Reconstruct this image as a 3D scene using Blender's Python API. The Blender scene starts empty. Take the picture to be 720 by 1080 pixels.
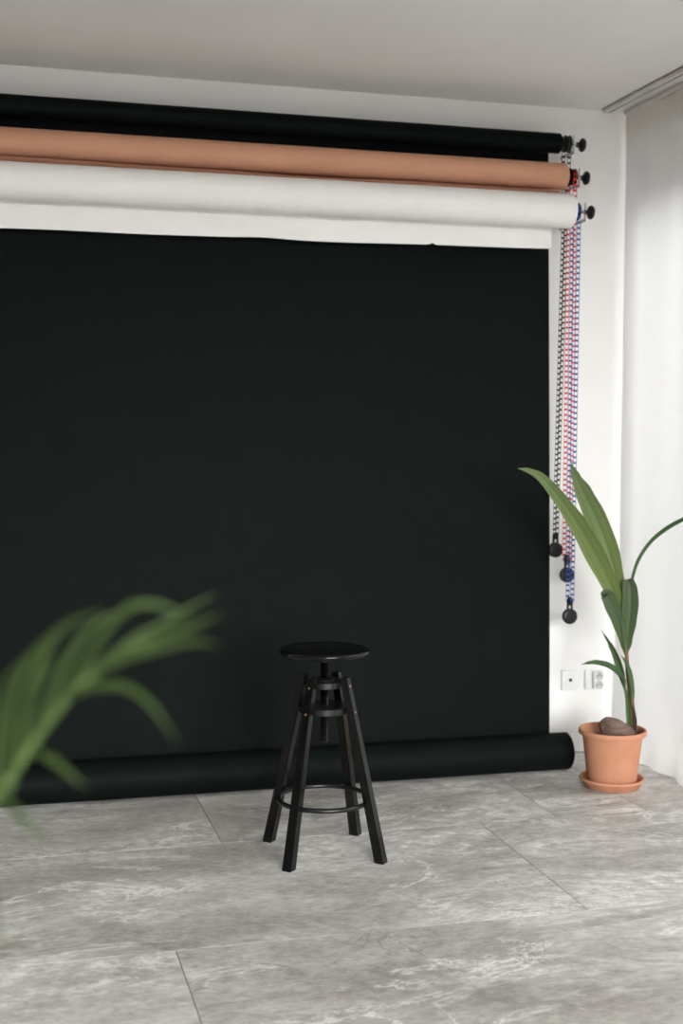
import bpy, bmesh, math, random
from mathutils import Vector, Matrix
random.seed(7)
SC = bpy.context.scene
COL = SC.collection
PI = math.pi

# ------------------------------------------------------------------ camera
F = 1362.0                                  # focal length in pixels of the 720x1080 frame
YAW, PITCH, ROLL = (math.radians(a) for a in (15.05, 3.42, 0.33))
CAM = Vector((0, 0, 1.30))
fw = Vector((math.sin(YAW)*math.cos(PITCH), math.cos(YAW)*math.cos(PITCH), -math.sin(PITCH)))
r0 = Vector((math.cos(YAW), -math.sin(YAW), 0)); u0 = r0.cross(fw)
RT = r0*math.cos(ROLL) + u0*math.sin(ROLL)
UP = -r0*math.sin(ROLL) + u0*math.cos(ROLL)
def ray(x, y): return RT*((x-360)/F) - UP*((y-540)/F) + fw
def at_y(x, y, Y):
    d = ray(x, y); return CAM + d*((Y-CAM.y)/d.y)
def at_d(x, y, D): return CAM + ray(x, y)*D
cd = bpy.data.cameras.new('camera'); cam = bpy.data.objects.new('camera', cd); COL.objects.link(cam)
cam.matrix_world = Matrix(((RT.x, UP.x, -fw.x, CAM.x), (RT.y, UP.y, -fw.y, CAM.y), (RT.z, UP.z, -fw.z, CAM.z), (0, 0, 0, 1)))
cd.sensor_fit = 'VERTICAL'; cd.sensor_height = 36; cd.sensor_width = 24; cd.lens = F/1080*36
cd.clip_start = 0.05
cd.dof.use_dof = True; cd.dof.focus_distance = 3.85; cd.dof.aperture_fstop = 2.4
SC.camera = cam
vs = SC.view_settings
SC.display_settings.display_device = 'sRGB'
vs.view_transform = 'Standard'; vs.look = 'None'; vs.gamma = 1; vs.use_curve_mapping = False; vs.exposure = 0.06
SC.cycles.use_denoising = True
SC.cycles.diffuse_bounces = 8; SC.cycles.max_bounces = 14; SC.cycles.transparent_max_bounces = 16

# ------------------------------------------------------------------ materials
class NT:
    def __init__(s, name):
        s.m = bpy.data.materials.new(name); s.m.use_nodes = True
        s.t = s.m.node_tree; s.t.nodes.clear()
        s.out = s.n('ShaderNodeOutputMaterial')
    def n(s, typ, **kw):
        nd = s.t.nodes.new(typ)
        for k, v in kw.items():
            if hasattr(nd, k) and k not in nd.inputs: setattr(nd, k, v)
            else: nd.inputs[k].default_value = v
        return nd
    def l(s, a, b): s.t.links.new(a, b)
    def coord(s, scale=(1, 1, 1), kind='Object'):
        c = s.n('ShaderNodeTexCoord'); mp = s.n('ShaderNodeMapping'); mp.inputs['Scale'].default_value = scale
        s.l(c.outputs[kind], mp.inputs['Vector']); return mp.outputs['Vector']
    def ramp(s, fac, stops):
        r = s.n('ShaderNodeValToRGB'); e = r.color_ramp.elements
        while len(e) < len(stops): e.new(0.5)
        for el, (p, c) in zip(e, stops):
            el.position = p; el.color = (*c, 1) if len(c) == 3 else c
        s.l(fac, r.inputs['Fac']); return r.outputs['Color']
    def mix(s, fac, a, b, mode='MIX'):
        m = s.n('ShaderNodeMix', data_type='RGBA', blend_type=mode)
        for v, i in ((fac, 0), (a, 6), (b, 7)):
            if hasattr(v, 'is_output') or hasattr(v, 'links'): s.l(v, m.inputs[i])
            else: m.inputs[i].default_value = v if i == 0 else (*v, 1)
        return m.outputs[2]
    def math(s, op, a, b=0.0):
        m = s.n('ShaderNodeMath', operation=op)
        for i, v in enumerate((a, b)):
            if hasattr(v, 'links'): s.l(v, m.inputs[i])
            else: m.inputs[i].default_value = v
        return m.outputs[0]

def noise_mat(name, c1, c2, scale=20, rough=0.7, spec=0.5, bump=0.0, bscale=None, stretch=(1, 1, 1), metal=0.0, detail=4):
    t = NT(name)
    v = t.coord(stretch)
    nz = t.n('ShaderNodeTexNoise', Scale=scale, Detail=detail); t.l(v, nz.inputs['Vector'])
    col = t.ramp(nz.outputs['Fac'], [(0.3, c1), (0.7, c2)])
    b = t.n('ShaderNodeBsdfPrincipled', Roughness=rough, Metallic=metal)
    b.inputs['Specular IOR Level'].default_value = spec
    t.l(col, b.inputs['Base Color'])
    if bump:
        nb = t.n('ShaderNodeTexNoise', Scale=bscale or scale*6, Detail=3); t.l(v, nb.inputs['Vector'])
        bp = t.n('ShaderNodeBump', Strength=bump, Distance=0.002); t.l(nb.outputs['Fac'], bp.inputs['Height'])
        t.l(bp.outputs['Normal'], b.inputs['Normal'])
    t.l(b.outputs[0], t.out.inputs[0])
    return t.m

M = {}
M['wall'] = noise_mat('white_wall_paint', (.80, .787, .78), (.83, .817, .81), 3, .85, .2, .25, 260)
M['dark_unseen'] = noise_mat('darkened_unseen_wall', (.16, .16, .16), (.19, .19, .19), 3, .9, .2, .2, 200)  # unseen left wall, made dark so little light reflects from that side
M['ceil'] = noise_mat('ceiling_paint', (.75, .73, .705), (.78, .76, .735), 3, .9, .2, .2, 200)
M['trim'] = noise_mat('white_trim_paint', (.78, .77, .77), (.82, .81, .81), 5, .5, .4)
M['black_paper'] = noise_mat('black_paper', (.0036, .0053, .0049), (.0045, .0064, .0059), 14, .56, .04, .15, 400)
M['pink_paper'] = noise_mat('peach_paper', (.52, .265, .170), (.56, .285, .188), 14, .75, .25, .15, 400)
M['white_paper'] = noise_mat('white_paper', (.78, .765, .745), (.81, .795, .775), 14, .75, .25, .15, 400)
M['card'] = noise_mat('cardboard_core', (.30, .20, .12), (.36, .25, .15), 30, .85, .2)
M['black_plastic'] = noise_mat('black_plastic', (.0045, .005, .0055), (.0075, .008, .0085), 40, .4, .35)
M['bracket'] = noise_mat('pale_bracket_paint', (.77, .75, .73), (.80, .78, .76), 30, .5, .4)
M['steel'] = noise_mat('steel', (.30, .30, .31), (.42, .42, .43), 60, .35, .5, metal=1.0)
M['c_black'] = noise_mat('black_chain_plastic', (.008, .008, .009), (.014, .014, .015), 50, .45, .4)
M['c_red'] = noise_mat('red_chain_plastic', (.60, .022, .018), (.68, .035, .026), 50, .4, .4)
M['c_blue'] = noise_mat('blue_chain_plastic', (.014, .06, .26), (.022, .085, .33), 50, .4, .4)
M['terracotta'] = noise_mat('terracotta', (.455, .205, .120), (.515, .245, .152), 18, .85, .2, .35, 120)
M['soil'] = noise_mat('potting_soil', (.03, .02, .013), (.09, .06, .04), 70, .95, .1, 1.0, 90)
M['husk'] = noise_mat('coconut_husk', (.075, .047, .037), (.235, .16, .125), 26, .8, .25, 1.0, 60, (.5, 1, 2.2))
M['black_wood'] = noise_mat('black_stained_wood', (.0018, .0019, .0019), (.0028, .0027, .0026), 8, .19, .32, .0, 60, (6, 6, 1))
M['black_metal'] = noise_mat('black_metal', (.0045, .0045, .0048), (.007, .007, .0072), 40, .3, .4)
M['dark_steel'] = noise_mat('dark_threaded_steel', (.035, .035, .036), (.06, .06, .062), 60, .25, .5, metal=1.0)
M['copper'] = noise_mat('coppery_screw', (.36, .20, .13), (.45, .27, .18), 80, .35, .5, metal=1.0)
M['switch_white'] = noise_mat('white_socket_plastic', (.78, .775, .77), (.80, .795, .79), 10, .35, .5)
M['hole'] = noise_mat('dark_socket_hole', (.01, .01, .01), (.02, .02, .02), 40, .8, .2)
M['pin_recess'] = noise_mat('grey_socket_recess', (.50, .49, .485), (.54, .53, .525), 30, .5, .4)
M['alu'] = noise_mat('curtain_track_aluminium', (.62, .60, .575), (.67, .65, .625), 30, .45, .5)
M['alu_dark'] = noise_mat('track_slot_dark', (.10, .105, .105), (.14, .145, .145), 30, .6, .4)
M['grout'] = noise_mat('floor_grout', (.17, .14, .115), (.23, .195, .165), 40, .9, .1)
M['frame'] = noise_mat('window_frame_paint', (.74, .74, .74), (.78, .78, .78), 8, .45, .4)
M['pot_grey'] = noise_mat('grey_planter', (.25, .25, .25), (.31, .31, .31), 12, .7, .3)

def leaf_mat(name, base, light, stripe, trans=.35, nstripe=8):
    t = NT(name)
    uv = t.n('ShaderNodeTexCoord'); sx = t.n('ShaderNodeSeparateXYZ'); t.l(uv.outputs['UV'], sx.inputs[0])
    w = t.math('SINE', t.math('MULTIPLY', sx.outputs['X'], nstripe*2*PI))
    w2 = t.math('SINE', t.math('MULTIPLY', sx.outputs['X'], nstripe*.37*2*PI))
    w = t.math('ADD', t.math('MULTIPLY', w, .3), t.math('ADD', t.math('MULTIPLY', w2, .2), .5))
    nz = t.n('ShaderNodeTexNoise', Scale=14, Detail=3); t.l(uv.outputs['Object'], nz.inputs['Vector'])
    c = t.mix(t.math('MULTIPLY', w, .95), base, stripe)
    basefac = t.math('SUBTRACT', 1.0, sx.outputs['Y'])
    c = t.mix(t.math('MULTIPLY', t.math('POWER', basefac, 1.5), .75), c, light)
    c = t.mix(t.math('MULTIPLY', nz.outputs['Fac'], .3), c, stripe)
    b = t.n('ShaderNodeBsdfPrincipled', Roughness=.45); b.inputs['Specular IOR Level'].default_value = .4
    tr = t.n('ShaderNodeBsdfTranslucent'); mx = t.n('ShaderNodeMixShader', Fac=trans)
    t.l(c, b.inputs['Base Color']); t.l(c, tr.inputs['Color'])
    t.l(b.outputs[0], mx.inputs[1]); t.l(tr.outputs[0], mx.inputs[2]); t.l(mx.outputs[0], t.out.inputs[0])
    return t.m
M['leaf_big'] = leaf_mat('coconut_leaf', (.062, .125, .030), (.25, .33, .07), (.19, .245, .105))
M['leaf_young'] = leaf_mat('young_coconut_leaf', (.055, .095, .040), (.09, .155, .045), (.115, .15, .085))
M['leaf_dark'] = leaf_mat('dark_coconut_leaf', (.030, .075, .022), (.06, .12, .035), (.06, .11, .04), .25)
M['leaf_palm'] = leaf_mat('palm_leaflet', (.036, .068, .016), (.070, .115, .028), (.055, .092, .024), .35, 4)
M['palm_rachis'] = noise_mat('palm_rachis_green', (.062, .098, .024), (.085, .125, .036), 20, .5, .4)
M['stem'] = noise_mat('palm_stem_brown', (.13, .055, .030), (.24, .115, .06), 16, .7, .3, .4, 60, (3, 3, .5))
M['sheath'] = noise_mat('green_leaf_sheath', (.045, .085, .03), (.075, .13, .045), 20, .55, .35, stretch=(3, 3, .6))
M['dry'] = noise_mat('dry_husk_strip', (.03, .022, .016), (.06, .045, .03), 30, .8, .2)

# stone floor tiles
t = NT('grey_stone_tile')
tc = t.n('ShaderNodeTexCoord'); at = t.n('ShaderNodeAttribute', attribute_name='tile')
cmb = t.n('ShaderNodeCombineXYZ')
t.l(t.math('MULTIPLY', at.outputs['Fac'], 3.71), cmb.inputs[0]); t.l(t.math('MULTIPLY', at.outputs['Fac'], 5.3), cmb.inputs[1])
ad = t.n('ShaderNodeVectorMath', operation='ADD'); t.l(tc.outputs['Object'], ad.inputs[0]); t.l(cmb.outputs[0], ad.inputs[1])
P = ad.outputs[0]
def mp(scale, rot=0):
    m = t.n('ShaderNodeMapping'); m.inputs['Scale'].default_value = scale; m.inputs['Rotation'].default_value = (0, 0, rot)
    t.l(P, m.inputs['Vector']); return m.outputs[0]
def nz(v, scale, detail=6, rough=.6, dist=0.0):
    n = t.n('ShaderNodeTexNoise', Scale=scale, Detail=detail, Roughness=rough, Distortion=dist); t.l(v, n.inputs['Vector']); return n.outputs['Fac']
def band(f, c, w):       # 1 on the iso-line f=c, falling to 0 at distance w
    a = t.math('ABSOLUTE', t.math('SUBTRACT', f, c)); r = t.math('SUBTRACT', 1.0, t.math('DIVIDE', a, w))
    m = t.n('ShaderNodeClamp'); t.l(r, m.inputs[0]); return m.outputs[0]
V1, V2, V3 = mp((.8, 1.6, 1), .12), mp((.75, 2.0, 1), -.08), mp((1, 1.3, 1), .5)
base = t.ramp(nz(V1, 1.7, 10, .66, .5), [(.34, (.305, .287, .270)), (.5, (.382, .365, .347)), (.64, (.455, .441, .422))])
fine = nz(V1, 34, 9, .82)
base = t.mix(.72, base, t.ramp(fine, [(.32, (.24, .24, .24)), (.68, (.76, .76, .76))]), 'OVERLAY')
mott = nz(V3, 7, 8, .72, .6)
base = t.mix(.42, base, t.ramp(mott, [(.33, (.28, .275, .27)), (.66, (.70, .70, .70))]), 'OVERLAY')
# pale frayed drifts, broken up by grain
grain = t.ramp(nz(V3, 17, 7, .75), [(.42, (.12, .12, .12)), (.60, (1, 1, 1))])
mask = t.ramp(nz(V1, .95, 4, .55, .4), [(.38, (0, 0, 0)), (.54, (1, 1, 1))])
v_a = t.math('MULTIPLY', t.math('MULTIPLY', band(nz(V2, 1.05, 13, .72, .7), .50, .085), mask), grain)
base = t.mix(t.math('MULTIPLY', v_a, 1.0), base, (.80, .79, .77))
mask2 = t.ramp(nz(V3, 1.4, 3), [(.42, (0, 0, 0)), (.56, (1, 1, 1))])
v_b = t.math('MULTIPLY', band(nz(V1, 1.9, 12, .70, .9), .53, .020), mask2)
base = t.mix(t.math('MULTIPLY', v_b, .85), base, (.80, .79, .77))
# grey-brown smudges and hairline cracks
v_d = t.math('MULTIPLY', t.math('MULTIPLY', band(nz(V2, 1.9, 12, .76, .5), .47, .06), t.ramp(nz(V1, 1.2, 3), [(.46, (0, 0, 0)), (.62, (1, 1, 1))])), grain)
base = t.mix(t.math('MULTIPLY', v_d, .75), base, (.17, .16, .148))
v_c = t.math('MULTIPLY', band(nz(V3, 1.25, 10, .66, .8), .49, .006), t.ramp(nz(V2, 1.3, 3), [(.50, (0, 0, 0)), (.60, (1, 1, 1))]))
base = t.mix(t.math('MULTIPLY', v_c, .75), base, (.12, .11, .10))
bs = t.n('ShaderNodeBsdfPrincipled'); bs.inputs['Specular IOR Level'].default_value = .4
t.l(base, bs.inputs['Base Color'])
rr = t.n('ShaderNodeMapRange'); rr.inputs['To Min'].default_value = .38; rr.inputs['To Max'].default_value = .62
t.l(fine, rr.inputs['Value']); t.l(rr.outputs[0], bs.inputs['Roughness'])
bp = t.n('ShaderNodeBump', Strength=.12, Distance=.002); t.l(fine, bp.inputs['Height']); t.l(bp.outputs[0], bs.inputs['Normal'])
t.l(bs.outputs[0], t.out.inputs[0]); M['tile'] = t.m

def cloth(name, col, transp, transl):
    t = NT(name)
    wv = t.n('ShaderNodeTexNoise', Scale=300, Detail=2); t.l(t.coord((1, 1, .3)), wv.inputs['Vector'])
    c = t.ramp(wv.outputs['Fac'], [(.3, tuple(x*.95 for x in col)), (.7, col)])
    d = t.n('ShaderNodeBsdfDiffuse'); tl = t.n('ShaderNodeBsdfTranslucent'); tp = t.n('ShaderNodeBsdfTransparent')
    t.l(c, d.inputs[0]); t.l(c, tl.inputs[0])
    m1 = t.n('ShaderNodeMixShader', Fac=transl); m2 = t.n('ShaderNodeMixShader', Fac=transp)
    t.l(d.outputs[0], m1.inputs[1]); t.l(tl.outputs[0], m1.inputs[2])
    t.l(m1.outputs[0], m2.inputs[1]); t.l(tp.outputs[0], m2.inputs[2]); t.l(m2.outputs[0], t.out.inputs[0])
    return t.m
M['sheer'] = cloth('sheer_white_cloth', (.78, .775, .775), .08, .17)
M['hem'] = cloth('double_hem_cloth', (.80, .765, .71), .0, .10)
t = NT('window_glass')
g = t.n('ShaderNodeBsdfGlossy', Roughness=.02); tp = t.n('ShaderNodeBsdfTransparent'); fr = t.n('ShaderNodeFresnel', IOR=1.45)
nzg = t.n('ShaderNodeTexNoise', Scale=2.0); t.l(t.coord(), nzg.inputs['Vector'])
t.l(t.ramp(nzg.outputs['Fac'], [(.3, (.96, .98, .97)), (.7, (.98, .99, .985))]), tp.inputs[0])
mx = t.n('ShaderNodeMixShader'); t.l(fr.outputs[0], mx.inputs[0]); t.l(tp.outputs[0], mx.inputs[1]); t.l(g.outputs[0], mx.inputs[2])
t.l(mx.outputs[0], t.out.inputs[0]); M['glass'] = t.m

# ------------------------------------------------------------------ mesh helpers
def obj(name, bm, mat, parent=None, smooth=True, loc=None, angle=40):
    me = bpy.data.meshes.new(name)
    bmesh.ops.recalc_face_normals(bm, faces=bm.faces[:]) if not getattr(bm, 'keep', False) else None
    bm.to_mesh(me); bm.free()
    o = bpy.data.objects.new(name, me); COL.objects.link(o); me.materials.append(M[mat])
    if smooth:
        me.polygons.foreach_set('use_smooth', [True]*len(me.polygons))
        me.set_sharp_from_angle(angle=math.radians(angle))
    if parent:
        o.parent = parent
        if loc is None: o.matrix_parent_inverse = Matrix.Translation(parent.location).inverted() if not parent.parent else \
            Matrix.Translation(parent.parent.location if parent.type != 'EMPTY' else parent.location).inverted()
    return o
def thing(name, label, cat, loc, group=None):
    o = bpy.data.objects.new(name, None); COL.objects.link(o); o.location = loc; o.empty_display_size = .1
    o['label'] = label; o['category'] = cat
    if group: o['group'] = group
    return o
def part(name, bm, mat, root, smooth=True, sub=None, label=None, angle=40):
    """mesh made in world coordinates, moved into the frame of its thing; sub = parent part for a sub-part"""
    bmesh.ops.translate(bm, verts=bm.verts[:], vec=-root.location)
    o = obj(name, bm, mat, None, smooth, angle=angle)
    o.parent = sub or root
    if label: o['label'] = label
    return o
def struct(name, bm, mat, smooth=False):
    o = obj(name, bm, mat, None, smooth); o['kind'] = 'structure'
    o['label'] = name.replace('_', ' '); o['category'] = name.split('_')[0]
    return o
def add_box(bm, lo, hi, bev=0.0, seg=2):
    b = bmesh.new(); bmesh.ops.create_cube(b, size=1)
    for v in b.verts: v.co = Vector([lo[i] + (v.co[i]+.5)*(hi[i]-lo[i]) for i in range(3)])
    if bev: bmesh.ops.bevel(b, geom=b.edges[:], offset=bev, segments=seg, affect='EDGES', profile=.5)
    merge(bm, b)
def merge(bm, b, mat=None):
    if mat is not None: bmesh.ops.transform(b, matrix=mat, verts=b.verts[:])
    me = bpy.data.meshes.new('tmp'); b.to_mesh(me); b.free(); bm.from_mesh(me); bpy.data.meshes.remove(me)
def add_lathe(bm, prof, center, axis='z', n=48, closed=True):
    """prof: (radius, height) list; revolve about axis through center"""
    c = Vector(center); rings = []
    for r, h in prof:
        ring = []
        if r < 1e-6: ring = [bm.verts.new(c + ax(0, 0, h, axis))]
        else:
            for i in range(n):
                a = 2*PI*i/n; ring.append(bm.verts.new(c + ax(r*math.cos(a), r*math.sin(a), h, axis)))
        rings.append(ring)
    for A, B in zip(rings, rings[1:]):
        for i in range(n):
            j = (i+1) % n
            if len(A) == 1 and len(B) == 1: continue
            if len(A) == 1: bm.faces.new((A[0], B[j], B[i]))
            elif len(B) == 1: bm.faces.new((A[i], A[j], B[0]))
            else: bm.faces.new((A[i], A[j], B[j], B[i]))
def ax(a, b, h, axis):
    return Vector((a, b, h)) if axis == 'z' else Vector((h, a, b)) if axis == 'x' else Vector((b, h, a))
def add_tube(bm, pts, rad, n=10, closed=False, cap=True):
    pts = [Vector(p) for p in pts]; N = len(pts)
    if not hasattr(rad, '__len__'): rad = [rad]*N
    rings = []; prev = None
    for i, p in enumerate(pts):
        if closed: tg = (pts[(i+1) % N]-pts[i-1]).normalized()
        else: tg = (pts[min(i+1, N-1)]-pts[max(i-1, 0)]).normalized()
        if prev is None:
            h = Vector((0, 0, 1)) if abs(tg.z) < .9 else Vector((1, 0, 0)); s = tg.cross(h).normalized()
        else: s = (prev - tg*prev.dot(tg)).normalized()
        prev = s; b = tg.cross(s)
        rings.append([bm.verts.new(p + (s*math.cos(2*PI*k/n)+b*math.sin(2*PI*k/n))*rad[i]) for k in range(n)])
    M_ = N if closed else N-1
    for i in range(M_):
        A, B = rings[i], rings[(i+1) % N]
        for k in range(n): bm.faces.new((A[k], A[(k+1) % n], B[(k+1) % n], B[k]))
    if cap and not closed: bm.faces.new(rings[0][::-1]); bm.faces.new(rings[-1])
def spline(pts, n):
    """Catmull-Rom through points (any dimension) -> n samples"""
    P = [Vector(p) for p in pts]; P = [P[0]*2-P[1]] + P + [P[-1]*2-P[-2]]; out = []; m = len(P)-3
    for i in range(n):
        u = i/(n-1)*m; k = min(int(u), m-1); f = u-k; a, b, c, d = P[k:k+4]
        out.append(.5*((2*b)+(c-a)*f+(2*a-5*b+4*c-d)*f*f+(3*b-a-3*c+d)*f**3))
    return out
def add_leaf(bm, pts, width, face, n=28, fold=.25, across=7, twist=0.0, thick=.0006, sharp=1.0):
    """blade along pts; width(v)-> half width; face = direction the blade looks; fold = V depth; UVs run across/along"""
    C = spline(pts, n); uvl = bm.loops.layers.uv.verify(); front = []; back = []
    for i, p in enumerate(C):
        v = i/(n-1); tg = (C[min(i+1, n-1)]-C[max(i-1, 0)]).normalized()
        fc = Vector(face) if not callable(face) else face(v)
        nn = (fc-tg*fc.dot(tg)).normalized(); s = tg.cross(nn).normalized()
        a = twist*v; s, nn = s*math.cos(a)+nn*math.sin(a), nn*math.cos(a)-s*math.sin(a)
        w = max(width(v), .0004); rf = []; rb = []
        for k in range(across):
            q = k/(across-1)*2-1
            co = p + s*(q*w) + nn*((abs(q)-.5)*fold*w)
            rf.append(bm.verts.new(co+nn*thick)); rb.append(bm.verts.new(co-nn*thick))
        front.append(rf); back.append(rb)
    def quad(vs_, uvs):
        f = bm.faces.new(vs_)
        for lp, uv in zip(f.loops, uvs): lp[uvl].uv = uv
    for i in range(n-1):
        for k in range(across-1):
            u = [(k/(across-1), i/(n-1)), ((k+1)/(across-1), i/(n-1)), ((k+1)/(across-1), (i+1)/(n-1)), (k/(across-1), (i+1)/(n-1))]
            quad((front[i][k], front[i][k+1], front[i+1][k+1], front[i+1][k]), u)
            quad((back[i][k+1], back[i][k], back[i+1][k], back[i+1][k+1]), [u[1], u[0], u[3], u[2]])
        for k, sgn in ((0, 1), (across-1, -1)):
            a, b, c, d = front[i][k], front[i+1][k], back[i+1][k], back[i][k]
            uu = k/(across-1); u = [(uu, i/(n-1)), (uu, (i+1)/(n-1)), (uu, (i+1)/(n-1)), (uu, i/(n-1))]
            quad((a, b, c, d) if sgn > 0 else (d, c, b, a), u if sgn > 0 else u[::-1])
    for i in (0, n-1):
        for k in range(across-1):
            vv = (front[i][k], back[i][k], back[i][k+1], front[i][k+1])
            quad(vv if i == 0 else vv[::-1], [(k/(across-1), i/(n-1))]*4)

# ------------------------------------------------------------------ room shell
YW, XR, XL, YF, H = 4.84, 2.62, -4.6, -1.9, 2.609
WH = 2.325                                            # window head
WY0, WY1, WZ0 = -1.5, 4.70, 0.04
FX0, FX1 = .0, 2.45                                 # window in the front wall
bm = bmesh.new()
# floor: stone tiles with grout lines, one mesh
rows = [(YF-.3, -1.71, [-3.4, -1.2, 1.0]), (-1.71, -.895, [-3.4, -.4, 1.9]), (-.895, -.08, [-3.4, -1.4, .8]), (-.08, .735, [-3.4, -.2, 2.1]), (.735, 1.55, [-3.4, -1.1, 1.25]),
        (1.55, 2.365, [-3.4, -.35, 1.95]), (2.365, 3.181, [-3.4, -1.85, .43, 2.32]), (3.181, 4.0, [-3.4, -.75, 1.565]), (4.0, 4.815, [-3.9, -2.78, -1.62, -.47, .688, 1.845, 2.18]), (4.815, 5.0, [-3.4, .2, 1.4])]
g = .0015; faces_tile = []
bmt = bmesh.new(); lay = bmt.faces.layers.float.new('tile'); tid = 0
for (ya, yb, js) in rows:
    xs = [XL-.1] + js + [XR+.3]
    for xa, xb in zip(xs, xs[1:]):
        vv = [bmt.verts.new(p) for p in ((xa+g, ya+g, 0), (xb-g, ya+g, 0), (xb-g, yb-g, 0), (xa+g, yb-g, 0))]
        lo = [bmt.verts.new((v.co.x, v.co.y, -.02)) for v in vv]
        tid += 1
        f = bmt.faces.new(vv); f[lay] = tid
        for k in range(4):
            f = bmt.faces.new((vv[k], lo[k], lo[(k+1) % 4], vv[(k+1) % 4])); f[lay] = tid
fl = obj('floor', bmt, 'tile', None, False); fl['kind'] = 'structure'; fl['label'] = 'grey veined stone tile floor'; fl['category'] = 'floor'
bm = bmesh.new(); add_box(bm, (XL-.1, YF-.3, -.06), (XR+.3, YW+.16, -.0012))
gr = obj('floor_grout', bm, 'grout', fl, False, loc=0)
bm = bmesh.new(); add_box(bm, (XL-.15, YW, -.06), (XR+.3, YW+.15, H+.1)); struct('wall_back', bm, 'wall')
bm = bmesh.new(); add_box(bm, (XL-.15, YF-.15, -.06), (XL, YW+.15, H+.1)); struct('wall_left', bm, 'dark_unseen')
bm = bmesh.new()
add_box(bm, (XL-.15, YF-.25, WH), (XR+.3, YF, H+.1)); add_box(bm, (XL-.15, YF-.25, -.06), (XR+.3, YF, WZ0))
add_box(bm, (XL-.15, YF-.25, WZ0), (FX0, YF, WH)); add_box(bm, (FX1, YF-.25, WZ0), (XR+.3, YF, WH))
struct('wall_front', bm, 'wall')
bm = bmesh.new(); add_box(bm, (XL-.15, YF-.15, H), (XR+.3, YW+.15, H+.12)); struct('ceiling', bm, 'ceil')
bm = bmesh.new()
add_box(bm, (XR, YF-.1, WH), (XR+.3, YW+.1, H+.05)); add_box(bm, (XR, YF-.1, -.06), (XR+.3, YW+.1, WZ0))
add_box(bm, (XR, WY1, WZ0), (XR+.3, YW+.1, WH)); add_box(bm, (XR, YF-.1, WZ0), (XR+.3, WY0, WH))
struct('wall_right', bm, 'wall')
bm = bmesh.new(); add_box(bm, (XL, YW-.014, 0), (XR, YW, .072), .003); struct('baseboard_back', bm, 'trim')
bm = bmesh.new(); add_box(bm, (XL, YF, 0), (XL+.014, YW-.014, .072), .003); struct('baseboard_left', bm, 'trim')
# window: frame with its panes
bm = bmesh.new()
for ya, yb in ((WY0, WY0+.06), (WY1-.06, WY1), (-.1, 0), (2.15, 2.25)): add_box(bm, (XR+.10, ya, WZ0), (XR+.17, yb, WH), .004)
for za, zb in ((WZ0, WZ0+.07), (WH-.06, WH)): add_box(bm, (XR+.10, WY0, za), (XR+.17, WY1, zb), .004)
win = struct('window_1', bm, 'frame')
for ya, yb in ((WY0+.06, -.1), (0, 2.15), (2.25, WY1-.06)):
    bm = bmesh.new(); add_box(bm, (XR+.13, ya, WZ0+.07), (XR+.138, yb, WH-.06)); obj('pane', bm, 'glass', win, False, loc=0)

bm = bmesh.new()
for xa, xb in ((FX0, FX0+.06), (FX1-.06, FX1), (1.0, 1.1)): add_box(bm, (xa, YF-.17, WZ0), (xb, YF-.10, WH), .004)
for za, zb in ((WZ0, WZ0+.07), (WH-.06, WH)): add_box(bm, (FX0, YF-.17, za), (FX1, YF-.10, zb), .004)
win = struct('window_2', bm, 'frame')
for xa, xb in ((FX0+.06, 1.0), (1.1, FX1-.06)):
    bm = bmesh.new(); add_box(bm, (xa, YF-.138, WZ0+.07), (xb, YF-.13, WH-.06)); obj('pane', bm, 'glass', win, False, loc=0)

# ------------------------------------------------------------------ backdrop rolls
LEN = 2.72
def roll_bm(xr, yc, zc, r, L=LEN, core=.030):
    b = bmesh.new()
    xl = xr-L
    add_lathe(b, [(core, -L+.06), (core, -L), (r-.004, -L), (r, -L+.004)] + [(r*(1+.004*math.sin(k*1.7)), -L+.01+(L-.02)*k/24) for k in range(25)] +
              [(r, -.004), (r-.004, 0), (core, 0), (core, -.06)], (xr, yc, zc), 'x', 64)
    return b
def core_bm(xr, yc, zc, core=.030):
    b = bmesh.new()
    add_lathe(b, [(core-.0005, -.07), (core-.0005, -.001), (core-.004, -.001), (core-.004, -.07)], (xr, yc, zc), 'x', 32); return b
def sheet_bm(xl, xr, path, edge=None, wob=0.0, th=.0006, nx=90):
    """paper sheet following path [(y,z)...] from top down; edge(x)-> extra drop of the bottom edge"""
    b = bmesh.new(); P = spline([Vector((0, y, z)) for y, z in path], 24); F_ = []; B_ = []
    for i in range(nx+1):
        x = xl + (xr-xl)*i/nx; cf = []; cb = []
        for k, p in enumerate(P):
            v = k/(len(P)-1); tg = (P[min(k+1, 23)]-P[max(k-1, 0)]).normalized(); nn = Vector((0, -tg.z, tg.y))
            q = Vector((x, p.y, p.z)) + Vector((0, wob*v*v*math.sin(x*5.1+.6*math.sin(x*11)), 0))
            if edge: q.z += edge(x)*v
            cf.append(b.verts.new(q+nn*th)); cb.append(b.verts.new(q-nn*th))
        F_.append(cf); B_.append(cb)
    for i in range(nx):
        for k in range(len(P)-1):
            b.faces.new((F_[i][k], F_[i+1][k], F_[i+1][k+1], F_[i][k+1])); b.faces.new((B_[i][k], B_[i][k+1], B_[i+1][k+1], B_[i+1][k]))
        for k in (0, len(P)-1): b.faces.new((F_[i][k], B_[i][k], B_[i+1][k], F_[i+1][k]))
    for i in (0, nx):
        for k in range(len(P)-1): b.faces.new((F_[i][k], F_[i][k+1], B_[i][k+1], B_[i][k]))
    return b

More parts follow.
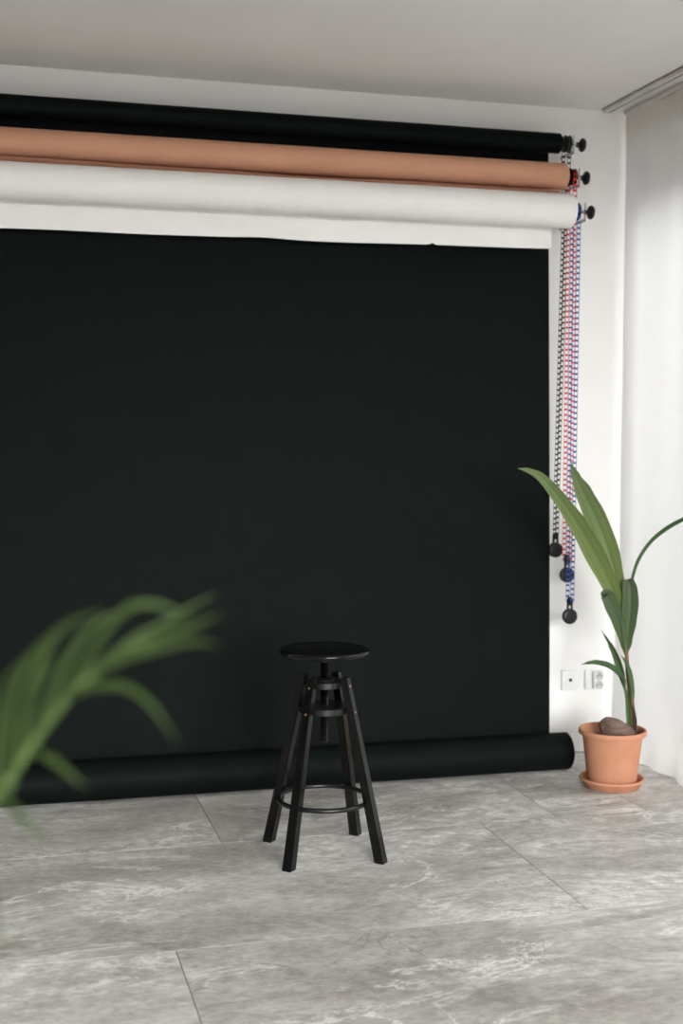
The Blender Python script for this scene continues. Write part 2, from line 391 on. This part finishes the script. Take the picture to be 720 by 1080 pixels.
def sprocket(root, x0, y, z, xk, chain_mat):
    """core plug, chain wheel, axle and tightening knob of one roll"""
    xw = x0
    b = bmesh.new()
    add_lathe(b, [(0, -.05), (.022, -.05), (.0255, -.004), (.031, .0003), (.031, .003), (.012, .004), (.012, xw-.008-root['xr'])], (root['xr'], y, z), 'x', 24)
    part('core_plug', b, 'black_plastic', root)
    b = bmesh.new()
    add_lathe(b, [(.008, -.0105), (.014, -.0100), (.032, -.0098), (.0330, -.0092), (.0265, -.0082), (.0265, .0082), (.0330, .0092), (.032, .0098), (.016, .011), (.012, .020), (.006, .020)], (xw, y, z), 'x', 40)
    for k in range(10):
        a = 2*PI*k/10
        cb = bmesh.new(); add_box(cb, (-.004, -.003, .025), (.004, .003, .031), .0008, 1)
        merge(b, cb, Matrix.Translation((xw, y, z)) @ Matrix.Rotation(a, 4, 'X'))
    w = part('chain_wheel', b, 'black_plastic', root)
    b = bmesh.new(); add_tube(b, [(xw-.01, y, z), (xk-.006, y, z)], .005, 12); part('axle', b, 'steel', root)
    b = bmesh.new()
    add_lathe(b, [(.0, -.022), (.0095, -.022), (.010, -.012), (.015, -.007), (.0235, -.003), (.0265, .001), (.0265, .005), (.024, .010), (.012, .0115), (.0, .0115)], (xk, y, z), 'x', 32)
    part('knob', b, 'black_plastic', root)

# black backdrop: top roll, long hanging sheet and the rest of the paper rolled up on the floor
YB, ZB, RB = 4.715, 2.4375, .0385
YP, ZP, RP = 4.66, 2.2995, .0505
YW_, ZW, RW = 4.60, 2.1575, .0645
R3 = .0715; Y3 = 4.59
black = thing('paper_backdrop', 'black paper backdrop hanging from the top roll down to a thick roll on the floor', 'backdrop', (.78, Y3, 0))
black['xr'] = 2.139
part('top_roll', roll_bm(2.139, YB, ZB, RB), 'black_paper', black, angle=30)
xs_l, xs_r = 2.128-LEN, 2.126
part('hanging_sheet', sheet_bm(xs_l+.0, 2.110, [(YB+RB*.7, ZB+RB*.72), (YB+RB, ZB), (YB+RB-.003, ZB-.12), (4.70, 1.2), (Y3+R3+.004, .25), (Y3+R3, R3+.01)], None, .0015), 'black_paper', black)
fr_ = roll_bm(2.155, Y3, R3, R3, 2.76, .036)
part('floor_roll', fr_, 'black_paper', black, angle=30)
part('core_tube', core_bm(2.155, Y3, R3, .036), 'card', black, label='brown cardboard core tube inside the floor roll')
part('core_tube', core_bm(2.139, YB, ZB), 'card', black, label='brown cardboard core tube inside the top roll')

pink = thing('paper_backdrop', 'peach paper roll hanging between the black roll and the white roll', 'backdrop', (.78, YP, ZP-RP))
pink['xr'] = 2.137
part('paper_roll', roll_bm(2.137, YP, ZP, RP), 'pink_paper', pink, angle=30)
def pedge(x): return .0035 - .0045*x/2.1 + .0026*math.sin(x*4.1+.5) + .0012*math.sin(x*9.7)
part('hanging_sheet', sheet_bm(2.10-LEN, 2.10, [(YP+RP*.7, ZP+RP*.72), (YP+RP, ZP), (4.708, 2.256), (4.690, 2.227), (4.655, 2.2195), (4.634, 2.226), (4.618, 2.236)], pedge, .0), 'pink_paper', pink)
part('core_tube', core_bm(2.137, YP, ZP), 'card', pink, label='brown cardboard core tube')

white = thing('paper_backdrop', 'white paper roll with a short sheet hanging over the black backdrop', 'backdrop', (.78, YW_, ZW-RW))
white['xr'] = 2.139
part('paper_roll', roll_bm(2.139, YW_, ZW, RW), 'white_paper', white, angle=30)
def wedge(x):
    e = .002*math.sin(x*3.1+1) + .0012*math.sin(x*9) - .017*(2.086-x)/2.05
    e += .004*math.exp(-((x-.95)/.09)**2)              # slightly curled-up stretch
    e += .012*math.exp(-((x-1.60)/.006)**2)            # little nick in the cut edge
    return e
part('hanging_sheet', sheet_bm(2.09-LEN, 2.086, [(YW_+RW*.7, ZW+RW*.72), (YW_+RW, ZW), (YW_+RW+.001, 2.10), (YW_+RW, 2.06), (YW_+RW-.002, 2.021)], wedge, .002, nx=220), 'white_paper', white)
part('core_tube', core_bm(2.139, YW_, ZW), 'card', white, label='brown cardboard core tube')

WH_ = []
for root, (y, z), wp, kp, mat in ((black, (YB, ZB), (597.5, 152), (613, 153), 'c_black'), (pink, (YP, ZP), (603, 184), (617, 185), 'c_red'), (white, (YW_, ZW), (607, 217), (622, 219), 'c_blue')):
    xw = at_y(*wp, y).x; xk = at_y(*kp, y).x; WH_.append((xw, y, z)); sprocket(root, xw, y, z, xk, mat)
    del root['xr']

# ladder chains with their counterweights
def ladder(b, pts, nrm, hw=.0068, pitch=.0212):
    """open ladder chain: two rails and evenly spaced rungs; pts run along the chain in the y-z plane"""
    L = [0]
    for p, q in zip(pts, pts[1:]): L.append(L[-1]+(q-p).length)
    for s in (-1, 1): add_tube(b, [p+Vector((s*hw, 0, 0)) for p in pts], .0010, 6)
    n = int(L[-1]/pitch); k = 0
    for i in range(n+1):
        d = min(i*L[-1]/n, L[-1]-1e-6)
        while L[k+1] < d: k += 1
        f = (d-L[k])/(L[k+1]-L[k]); p = pts[k].lerp(pts[k+1], f); tg = (pts[k+1]-pts[k]).normalized()
        cb = bmesh.new(); add_box(cb, (-hw, -.0016, -.0040), (hw, .0016, .0040), .0008, 1)
        ex = (Vector((1, 0, 0)) - tg*tg.x).normalized(); ey = tg.cross(ex)
        rot = Matrix((ex, ey, tg)).transposed().to_4x4()
        merge(b, cb, Matrix.Translation(p) @ rot)
def chain(label, wheel, bottom, weight_z, mat, sep, knee=0):
    xw, y, z = wheel; xb, yb, zb = bottom; r = .029
    root = thing('pull_chain', label, 'chain', (xb, yb, zb-.075), 'pull chains of the backdrop rolls')
    pts = []
    N = 40
    top_f, top_b = Vector((xw, y-r, z)), Vector((xw, y+r, z))
    bot_f, bot_b = Vector((xb, yb-sep, zb+.01)), Vector((xb, yb+sep, zb+.01))
    kf, kb = bot_f.lerp(top_f, .78), bot_b.lerp(top_b, .78)
    if knee: kf.y = top_f.y + .5*(top_b.y-top_f.y) - sep; kb.y = kf.y + 2*sep
    for k in range(N+1): pts.append(bot_f.lerp(kf, k/N))
    for k in range(1, 16): pts.append(kf.lerp(top_f, k/15))
    for k in range(1, 12): a = PI*k/12; pts.append(Vector((xw, y-r*math.cos(a), z+r*math.sin(a))))
    for k in range(16): pts.append(top_b.lerp(kb, k/15))
    for k in range(1, N+1): pts.append(kb.lerp(bot_b, k/N))
    for k in range(1, 8): a = PI*k/8; pts.append(Vector((xb, yb+sep*math.cos(a), zb+.01-sep*.6*math.sin(a))))
    pts.append(bot_f.copy())
    b = bmesh.new(); ladder(b, pts, None); part('ladder_chain', b, mat, root)
    b = bmesh.new()
    # saddle over which the chain runs, hanger with an eye, round weight
    add_tube(b, [(xb-.0055, yb, zb+.004), (xb+.0055, yb, zb+.004)], sep*.75, 20)
    for s in (-1, 1): add_box(b, (xb+s*.0085-.0022, yb-.006, zb-.034), (xb+s*.0085+.0022, yb+.006, zb+.008), .001, 1)
    add_box(b, (xb-.0105, yb-.006, zb-.014), (xb+.0105, yb+.006, zb+.004), .001, 1)
    b2 = bmesh.new(); R = .030
    add_lathe(b2, [(0, -.010), (R*.55, -.0105), (R-.003, -.009), (R, -.006), (R, .006), (R-.003, .009), (0, .010)], (xb, yb, weight_z), 'y', 40)
    merge(b, b2)
    part('counterweight', b, 'black_plastic', root, label='round black counterweight')
    return root
p = at_y(585.5, 580, 4.715); chain('black ladder chain in the shortest loop, with the highest hanging weight', WH_[0], (p.x, 4.715, p.z+.0565), p.z, 'c_black', .011, 1)
p = at_y(598, 606.5, 4.665); chain('red ladder chain looped from the peach roll, middle weight behind the blue chain', WH_[1], (p.x, 4.668, p.z+.0565), p.z, 'c_red', .029)
p = at_y(600.5, 650, 4.600); chain('blue ladder chain in the longest loop, with the lowest hanging weight', WH_[2], (p.x, 4.600, p.z+.0565), p.z, 'c_blue', .021)

# wall bracket that carries the three rolls
xb = .5*(WH_[1][0] + at_y(617, 185, YP).x)+.003
br = thing('wall_bracket', 'pale three-hook wall bracket holding the ends of the paper rolls', 'bracket', (xb, YW, 2.05))
b = bmesh.new(); add_box(b, (xb-.012, YW-.004, 2.20), (xb+.022, YW, 2.50), .001, 1); part('back_plate', b, 'bracket', br, False)
for (xw, y, z) in WH_:
    b = bmesh.new()
    add_box(b, (xb-.0015, y-.007, z-.036), (xb+.0015, y+.007, z+.036), .0006, 1)
    add_box(b, (xb-.0015, y, z-.036), (xb+.0015, YW-.002, z-.024), .0006, 1)
    part('hook', b, 'bracket', br, False)

# ------------------------------------------------------------------ bar stool
SX, SY = .981, 3.84
st = thing('bar_stool', 'black wooden bar stool with round screw-up seat in front of the backdrop', 'stool', (SX, SY, 0))
b = bmesh.new()
add_lathe(b, [(0, .622), (.120, .622), (.132, .623), (.138, .626), (.141, .631), (.1405, .636), (.137, .6395), (.130, .6410), (0, .6410)], (SX, SY, 0), 'z', 72)
part('seat', b, 'black_wood', st, angle=60)
b = bmesh.new()      # threaded post
prof = [(0, .346), (.010, .346), (.0125, .349)]
z = .352
while z < .600: prof += [(.0132, z), (.0118, z+.002)]; z += .004
prof += [(.0132, z), (.016, z), (.0165, .615), (.045, .617), (.045, .6225), (0, .6225)]
add_lathe(b, prof, (SX, SY, 0), 'z', 28); part('threaded_post', b, 'dark_steel', st, angle=30)
def ring_plate(zc, r, name):
    b = bmesh.new()
    add_lathe(b, [(.0140, zc-.010), (r-.002, zc-.010), (r, zc-.008), (r, zc+.009), (r-.002, zc+.011), (.0140, zc+.011), (.0140, zc-.010)], (SX, SY, 0), 'z', 56)
    return part(name, b, 'black_metal', st)
ring_plate(.531, .0605, 'collar_plate'); ring_plate(.453, .0795, 'collar_plate')
b = bmesh.new(); add_lathe(b, [(.0145, .542), (.030, .542), (.031, .547), (.024, .549), (.0145, .549)], (SX, SY, 0), 'z', 32); part('lock_ring', b, 'black_metal', st)
for az in (45, 135, 225, 315):
    a = math.radians(az); rd = Vector((math.cos(a), math.sin(a), 0)); tn = Vector((-math.sin(a), math.cos(a), 0)); O = Vector((SX, SY, 0))
    b = bmesh.new()
    def sec(z, rc, w):
        return [b.verts.new(O + rd*(rc+i*w) + tn*(j*w) + Vector((0, 0, z))) for i, j in ((-1, -1), (1, -1), (1, 1), (-1, 1))]
    lo = sec(0, .2035, .0158); hi = sec(.556, .0735, .0122)
    b.faces.new(lo[::-1]); b.faces.new(hi)
    for k in range(4): b.faces.new((lo[k], lo[(k+1) % 4], hi[(k+1) % 4], hi[k]))
    bmesh.ops.bevel(b, geom=b.edges[:], offset=.0018, segments=2, affect='EDGES')
    leg = part('leg', b, 'black_wood', st, angle=30)
    for z in (.531, .453):
        rc = .2035+(.0735-.2035)*z/.556 + .0158+(.0122-.0158)*z/.556
        d = (rd + Vector((0, 0, .23))).normalized()
        b = bmesh.new(); c = O+rd*rc+Vector((0, 0, z)); add_tube(b, [c-d*.003, c+d*.0008, c+d*.0016], [.0036, .0036, .0022], 12)
        part('screw', b, 'copper', st, sub=leg, label='small coppery screw head')
b = bmesh.new()
add_tube(b, [(SX+.1415*math.cos(2*PI*k/72), SY+.1415*math.sin(2*PI*k/72), .170) for k in range(72)], .0075, 12, closed=True)
part('foot_ring', b, 'black_metal', st)

# ------------------------------------------------------------------ coconut palm in its pot
PX, PY = 2.207, 4.315
pt = thing('flower_pot', 'round terracotta pot holding a sprouting coconut, standing on a saucer', 'pot', (PX, PY, .012))
b = bmesh.new(); z0 = .012
add_lathe(b, [(0, z0), (.080, z0), (.087, z0+.003), (.090, z0+.010), (.1095, .188), (.112, .1945), (.1225, .1975), (.1245, .202), (.1240, .2125), (.1215, .2165), (.1165, .2165), (.1135, .212), (.1115, .190), (.107, .172), (.0, .172)], (PX, PY, 0), 'z', 72)
part('pot_body', b, 'terracotta', pt, angle=50)
b = bmesh.new()
rr_ = random.Random(3)
add_lathe(b, [(0, .1705), (.1072, .1705), (.1078, .176), (.09, .180), (.05, .182), (0, .181)], (PX, PY, 0), 'z', 40)
for v in b.verts:
    if v.co.z > .178: v.co.z += rr_.uniform(-.003, .003)
part('soil', b, 'soil', pt)
sa = thing('plant_saucer', 'shallow terracotta saucer on the floor under the flower pot', 'saucer', (PX, PY, 0))
b = bmesh.new()
add_lathe(b, [(0, 0), (.096, 0), (.101, .003), (.112, .024), (.1185, .028), (.1195, .033), (.1165, .037), (.1115, .0365), (.107, .030), (.099, .013), (.094, .0115), (0, .0115)], (PX, PY, 0), 'z', 64)
part('dish', b, 'terracotta', sa, angle=50)

pl = thing('coconut_palm', 'young coconut palm sprouting from a brown nut in the terracotta pot', 'plant', (PX, PY, .17))
# the nut: husked, bluntly three-sided egg lying half buried
b = bmesh.new(); bmesh.ops.create_icosphere(b, subdivisions=4, radius=1)
nutc = at_y(651.5, 772.5, PY-.03)
rotn = Matrix.Rotation(math.radians(-12), 4, 'Z') @ Matrix.Rotation(math.radians(18), 4, 'Y')
for v in b.verts:
    c = v.co.copy(); a = math.atan2(c.z, c.y); k = 1+.07*math.cos(3*a+.5)-.05*max(0, c.x)**2
    c = Vector((c.x*.075, c.y*.056*k, c.z*.044*k*(1+.14*max(0, -c.x+.3)))); c.x -= c.z*.35
    c *= 1+.02*math.sin(c.x*130+c.z*60)+.012*math.sin(c.y*170)
    v.co = nutc + rotn @ c
part('coconut', b, 'husk', pl)
def yy(pts, dy=0.0): return [at_y(x, y, PY+dv+dy) for x, y, dv in pts]
def wprof(ws):
    def f(v):
        u = v*(len(ws)-1); k = min(int(u), len(ws)-2); q = u-k; q = q*q*(3-2*q); return ws[k]*(1-q)+ws[k+1]*q
    return f
PXM = 4.62/F                         # metres per photo pixel at the palm
def W(*px): return wprof([w*PXM/2 for w in px])
CF = Vector((-.42, -.9, .12))
b = bmesh.new(); add_tube(b, spline(yy([(668, 781, 0), (667, 760, 0), (665, 735, 0), (662, 710, .003), (660.5, 690, .004), (660, 676, .004)]), 26), [.0155-.0105*(k/25)**.8 for k in range(26)], 14)
part('stem', b, 'stem', pl)
b = bmesh.new(); add_leaf(b, yy([(663.5, 776, -.008), (662.5, 752, -.012), (660.5, 735, -.012), (658.5, 722, -.008)]), W(5, 5.5, 3.5, 2), CF, 16, .5, 7, thick=.0012); part('leaf_sheath', b, 'sheath', pl)
b = bmesh.new(); add_leaf(b, yy([(667.5, 778, -.014), (669, 762, -.015), (668, 750, -.014), (664.5, 742, -.013)]), W(4, 5, 3, .5), CF, 14, .3, 5, thick=.0012); part('dry_sheath', b, 'dry', pl, label='dark dry sheath strip')
def leaf(pts, ws, mat, fold=.25, face=CF, n=40, twist=0.0, th=.0006):
    b = bmesh.new(); add_leaf(b, yy(pts), W(*ws), face, n, fold, 9, twist, th); return part('leaf', b, mat, pl, angle=80)
# two long striped leaves, the arching one to the right, two broad young ones, small lower ones
leaf([(660, 668, .01), (654, 642, .008), (643, 617, 0), (627, 585, -.02), (609, 553, -.05), (590, 526, -.08), (572, 505, -.11), (558, 497, -.125), (546, 494, -.135)], (2, 9, 18, 22, 19, 14, 10, 6, 1), 'leaf_big', .35, Vector((-.55, -.8, .35)))
leaf([(660.5, 668, .012), (656, 640, .02), (649, 612, .03), (640, 580, .045), (628, 548, .06), (615, 520, .065), (607, 503, .065), (602, 488, .06)], (2, 10, 19, 24.5, 24, 19, 10, 1), 'leaf_big', .40, Vector((-.30, -.9, .25)))
leaf([(661, 668, .012), (664.5, 622, .015), (667.5, 604, .012), (674, 587, .004), (686, 570, -.01), (703, 556, -.045), (722, 546, -.10), (738, 543, -.20), (750, 548, -.31), (757, 560, -.40)], (2, 4, 5.5, 6.5, 7.5, 9, 10, 9, 6, 1), 'leaf_dark', .5, Vector((.25, -.75, -.55)))
leaf([(660.5, 690, 0), (661.5, 676, -.006), (663, 655, -.014), (664.5, 636, -.018), (664, 622, -.016), (662.5, 613, -.006), (661.5, 611, .010)], (3, 10, 16, 17.5, 16, 12, 3), 'leaf_young', .45, Vector((-.35, -.9, .15)))
leaf([(660, 692, .004), (657, 676, 0), (651, 655, -.004), (645, 640, -.008), (641, 630, -.008), (638.5, 627.5, .004), (636, 632, .018)], (3, 9, 14, 16, 15.5, 12, 2), 'leaf_young', .40, Vector((-.2, -.95, .1)))
leaf([(659.5, 728, .0), (657, 716, -.006), (650, 708, -.012), (641, 702, -.02), (630, 699, -.03), (622, 699, -.037), (613, 701, -.045)], (1.5, 5, 8, 7.5, 6, 4, .6), 'leaf_dark', .5, Vector((-.1, -.8, .6)))
leaf([(659, 730, .004), (655.5, 712, .002), (651, 697, 0), (645, 683, -.002), (640.5, 675, -.004), (634, 665, -.006)], (1.5, 7, 7.5, 5.5, 3, .5), 'leaf_dark', .5, Vector((-.6, -.8, .1)))
leaf([(666.5, 745, -.010), (666, 728, -.012), (664, 712, -.012), (660, 699, -.010), (654.5, 691, -.006)], (3, 6.5, 6.5, 4.5, .6), 'leaf_dark', .5, Vector((.2, -.95, .1)))

# ------------------------------------------------------------------ wall plates
def plate(lo, hi, label, cat, name):
    c = ((lo[0]+hi[0])/2, YW, lo[1]); r = thing(name, label, cat, c)
    b = bmesh.new(); add_box(b, (lo[0], YW-.011, lo[1]), (hi[0], YW, hi[1]), .003, 2); part('cover_plate', b, 'switch_white', r); return r
x0, x1, za, zb = 2.238, 2.314, .258, .340
r = plate((x0, za), (x1, zb), 'white square wall plate with one small dark port', 'socket', 'wall_outlet')
cx, cz = (x0+x1)/2, (za+zb)/2
b = bmesh.new(); add_box(b, (cx-.022, YW-.0135, cz-.022), (cx+.024, YW-.0105, cz+.022), .001, 1); ins = part('port_insert', b, 'switch_white', r)
b = bmesh.new(); add_box(b, (cx-.0075, YW-.0148, cz-.005), (cx+.0055, YW-.0130, cz+.0075), .0015, 2); part('port', b, 'hole', r, sub=ins, label='dark port opening')
x0, x1 = 2.343, 2.424
r = plate((x0, za-.002), (x1, zb-.002), 'white double socket beside the palm, with a raised two-gang face', 'socket', 'wall_outlet')
b = bmesh.new(); add_box(b, (x0+.028, YW-.034, za+.003), (x1-.006, YW-.0105, zb-.005), .008, 3); face = part('socket_face', b, 'switch_white', r)
for zc in (za+.0215, zb-.0235):
    xc = (x0+.028+x1-.006)/2
    b = bmesh.new(); add_lathe(b, [(0, -.0004), (.0145, -.0004), (.0165, -.0016), (.0178, -.0016), (.0182, .0006), (0, .0006)], (xc, YW-.0342, zc), 'y', 32)
    w = part('socket_well', b, 'pin_recess', r, sub=face, label='round grey socket well')
    b = bmesh.new()
    for dx, dz, rr in ((-.007, 0, .0028), (.007, 0, .0028), (0, .008, .0022)): add_lathe(b, [(0, -.0006), (rr, -.0006), (rr, .0004), (0, .0004)], (xc+dx, YW-.0348, zc+dz), 'y', 12)
    part('pin_holes', b, 'hole', r, sub=face, label='dark pin holes')

# ------------------------------------------------------------------ curtain and its track
tr = thing('curtain_track', 'pale two-channel curtain track fixed along the ceiling by the window', 'curtain track', (2.41, 2.4, H))
yb_, ya_ = 4.80, .6
for xa, xb2 in ((2.362, 2.404), (2.455, 2.497)):
    b = bmesh.new()
    add_box(b, (xa, ya_, H-.020), (xa+.016, yb_, H), .0015, 1); add_box(b, (xb2-.016, ya_, H-.020), (xb2, yb_, H), .0015, 1); add_box(b, (xa, ya_, H-.006), (xb2, yb_, H))
    part('rail', b, 'alu', tr, False)
    b = bmesh.new(); add_box(b, (xa+.016, ya_, H-.012), (xb2-.016, yb_-.002, H-.006)); part('channel', b, 'alu_dark', tr, False, label='dark slot of the track')
b = bmesh.new(); add_box(b, (2.404, ya_, H-.004), (2.455, yb_, H)); part('web', b, 'alu', tr, False)
def curtain_bm(z_top, z_bot, ya, yb, nz_=40, ny=480, th=.0005, off=0.0):
    b = bmesh.new(); G = []; G2 = []
    for j in range(nz_+1):
        v = j/nz_; z = z_top+(z_bot-z_top)*v; R1 = []; R2 = []
        hz = max(0, min(1, (2.55-z)/2.5))
        for i in range(ny+1):
            y = yb+(ya-yb)*i/ny; d = yb-y
            pin = max(0, 1-(2.6-z)/.16)
            k_ = 1-math.exp(-(d/.16)**2)
            x = 2.476 + off + k_*(.008*math.sin(d*2*PI/.29+.5)*(1-.15*hz) + .009*hz*math.sin(d*2*PI/.46+1.2+.6*hz))
            x += .008*hz*math.exp(-(d/.10)**2) - .03*max(0, hz-.72)/.28*math.exp(-(d/.10)**2)
            low = max(0, hz-.90)/.10
            x += low*low*.014*math.sin(d*2*PI/.21+.4)
            R1.append(b.verts.new((x-th, y, z))); R2.append(b.verts.new((x+th, y, z)))
        G.append(R1); G2.append(R2)
    for j in range(nz_):
        for i in range(ny):
            b.faces.new((G[j][i], G[j][i+1], G[j+1][i+1], G[j+1][i]))
    for g_ in G2:
        for v in g_: b.verts.remove(v)
    return b
cu = thing('sheer_curtain', 'sheer white floor-length curtain hanging by the window at the right', 'curtain', (2.48, 4.1, 0))
part('cloth', curtain_bm(2.5885, .0004, 1.2, 4.815), 'sheer', cu, angle=80)
part('header_hem', curtain_bm(2.5885, 2.500, 1.2, 4.815, 6, off=-.003), 'hem', cu, angle=80)
for k in range(26):
    y = 4.80-k*.138; b = bmesh.new(); add_box(b, (2.472, y-.004, 2.582), (2.480, y+.004, H-.016), .001, 1)
    part('glider', b, 'switch_white', cu, False)

# ------------------------------------------------------------------ blurred palm close to the camera
BX, BY = -.34, .98
fp = thing('potted_palm', 'green feathery palm close to the camera at the left edge, out of focus', 'plant', (BX, BY, 0))
b = bmesh.new()
add_lathe(b, [(0, .0), (.10, 0), (.105, .004), (.14, .27), (.142, .28), (.134, .28), (.128, .25), (0, .25)], (BX, BY, 0), 'z', 48); part('planter', b, 'pot_grey', fp)
b = bmesh.new(); add_lathe(b, [(0, .245), (.1285, .245), (.1285, .252), (.06, .258), (0, .26)], (BX, BY, 0), 'z', 32); part('soil', b, 'soil', fp)
def frond(rpts, leaflets, rad=(.0036, .0010)):
    C = spline(rpts, 40); b = bmesh.new(); add_tube(b, C, [rad[0]+(rad[1]-rad[0])*k/39 for k in range(40)], 8)
    rc = part('frond_stalk', b, 'palm_rachis', fp)
    for pts, w in leaflets:
        b = bmesh.new(); add_leaf(b, pts, wprof([w*.24, w*.48, w*.54, w*.38, w*.04]), Vector((-.5, -.75, .45)), 24, .35, 5)
        part('leaflet', b, 'leaf_palm', fp, sub=rc)
D = 1.02
FS = 1.02/1.22
def sp(*pp): return [at_d(x, y, d*FS if abs(d-D) > 1e-6 else d) for x, y, d in pp]
stalk = [Vector((BX, BY, .25)), Vector((BX+.005, BY+.005, .60))] + sp((-60, 905, D), (-14, 852, D), (20, 805, D), (47, 766, D), (84, 724, D), (126, 695, D), (162, 677, D), (202, 664, D))
LF = [
 (sp((2, 850, 1.20), (8, 790, 1.18), (14, 745, 1.17), (27, 703, 1.16), (50, 676, 1.15), (76, 656, 1.14), (104, 645, 1.13)), .0062),
 (sp((14, 825, 1.21), (24, 780, 1.21), (34, 732, 1.20), (47, 692, 1.20), (68, 663, 1.19), (108, 644, 1.18)), .0064),
 (sp((28, 795, 1.22), (42, 762, 1.23), (58, 724, 1.24), (80, 682, 1.25), (105, 655, 1.26), (136, 643, 1.27)), .0066),
 (sp((40, 775, 1.22), (78, 716, 1.20), (104, 676, 1.19), (132, 644, 1.18), (155, 637, 1.18), (177, 641, 1.18), (200, 651, 1.18)), .0062),
 (sp((58, 752, 1.22), (97, 713, 1.24), (134, 681, 1.26), (173, 656, 1.28), (200, 641, 1.29), (226, 627, 1.30)), .0036),
 (sp((84, 724, 1.22), (126, 693, 1.22), (162, 675, 1.22), (202, 661, 1.21), (234, 647, 1.20)), .0072),
 (sp((100, 711, 1.22), (135, 694, 1.20), (162, 686, 1.19), (202, 677, 1.18), (231, 680, 1.17)), .0058),
 (sp((70, 738, 1.22), (92, 727, 1.20), (112, 723, 1.19), (136, 726, 1.18), (160, 744, 1.17), (186, 782, 1.16)), .0060),
 (sp((32, 790, 1.22), (46, 796, 1.20), (62, 806, 1.19), (92, 832, 1.18)), .0060),
 (sp((6, 843, 1.22), (14, 850, 1.20), (27, 865, 1.19), (60, 894, 1.18)), .0060),
 (sp((-2, 850, 1.22), (-4, 790, 1.20), (0, 748, 1.19), (8, 716, 1.18), (24, 695, 1.17)), .0052),
 (sp((10, 838, 1.22), (20, 800, 1.24), (27, 760, 1.25), (40, 720, 1.26), (62, 690, 1.27)), .0062),
 (sp((20, 812, 1.22), (50, 765, 1.22), (80, 727, 1.22), (112, 696, 1.23), (150, 668, 1.24), (196, 650, 1.25)), .0062),
 (sp((-20, 885, 1.22), (-14, 915, 1.18), (-6, 955, 1.16), (6, 1008, 1.15)), .0050),
]
frond(stalk, LF)
rn = random.Random(11)
for az, ln, hgt in ((200, .42, 1.02), (150, .38, 1.0), (250, .40, .92), (110, .26, .72)):
    a = math.radians(az); d = Vector((math.cos(a), math.sin(a), 0)); o = Vector((BX, BY, .25))
    sp_ = [o, o+d*.03+Vector((0, 0, .30)), o+d*ln*.35+Vector((0, 0, hgt-.35)), o+d*ln*.75+Vector((0, 0, hgt-.28)), o+d*ln*1.1+Vector((0, 0, hgt-.36))]
    C = spline(sp_, 40); L_ = []
    for k in range(16, 40, 3):
        tg = (C[min(k+1, 39)]-C[k-1]).normalized(); s = tg.cross(Vector((0, 0, 1))).normalized()
        for sg in (-1, 1):
            q = C[k]; l = .17*(1-.4*(k-16)/24)
            L_.append(([q, q+(tg*.6+s*sg*.5)*l*.4+Vector((0, 0, .02)), q+(tg*.7+s*sg*.6)*l*.8, q+(tg*.75+s*sg*.6)*l*1.1-Vector((0, 0, .05))], .006))
    frond(sp_, L_)

# ------------------------------------------------------------------ daylight: overcast sky outside the window
w = bpy.data.worlds.new('overcast_sky'); SC.world = w; w.use_nodes = True
nt = w.node_tree; bg = nt.nodes['Background']; bg.inputs[1].default_value = 2.4
tcw = nt.nodes.new('ShaderNodeTexCoord'); sxw = nt.nodes.new('ShaderNodeSeparateXYZ'); rw = nt.nodes.new('ShaderNodeValToRGB')
nt.links.new(tcw.outputs['Generated'], sxw.inputs[0]); nt.links.new(sxw.outputs['Z'], rw.inputs[0]); nt.links.new(rw.outputs[0], bg.inputs[0])
e = rw.color_ramp.elements; e[0].position = 0.0; e[0].color = (.20, .19, .175, 1); e[1].position = .06; e[1].color = (.93, .97, 1, 1)
def sky_patch(loc, aim, sx, sy, watts):
    ld = bpy.data.lights.new('window_daylight', 'AREA'); ld.shape = 'RECTANGLE'; ld.size = sx; ld.size_y = sy; ld.energy = watts; ld.color = (1, .985, .982)
    lo = bpy.data.objects.new('window_daylight', ld); COL.objects.link(lo); lo.location = loc
    lo.rotation_euler = (Vector(aim)-Vector(loc)).to_track_quat('-Z', 'Y').to_euler()
sky_patch((9.0, -1.6, 5.0), (.9, 2.6, .4), 10.0, 5.4, 9400)
sky_patch((2.6, -10.5, 3.7), (1.7, 4.8, .3), 10.0, 4.2, 6500)
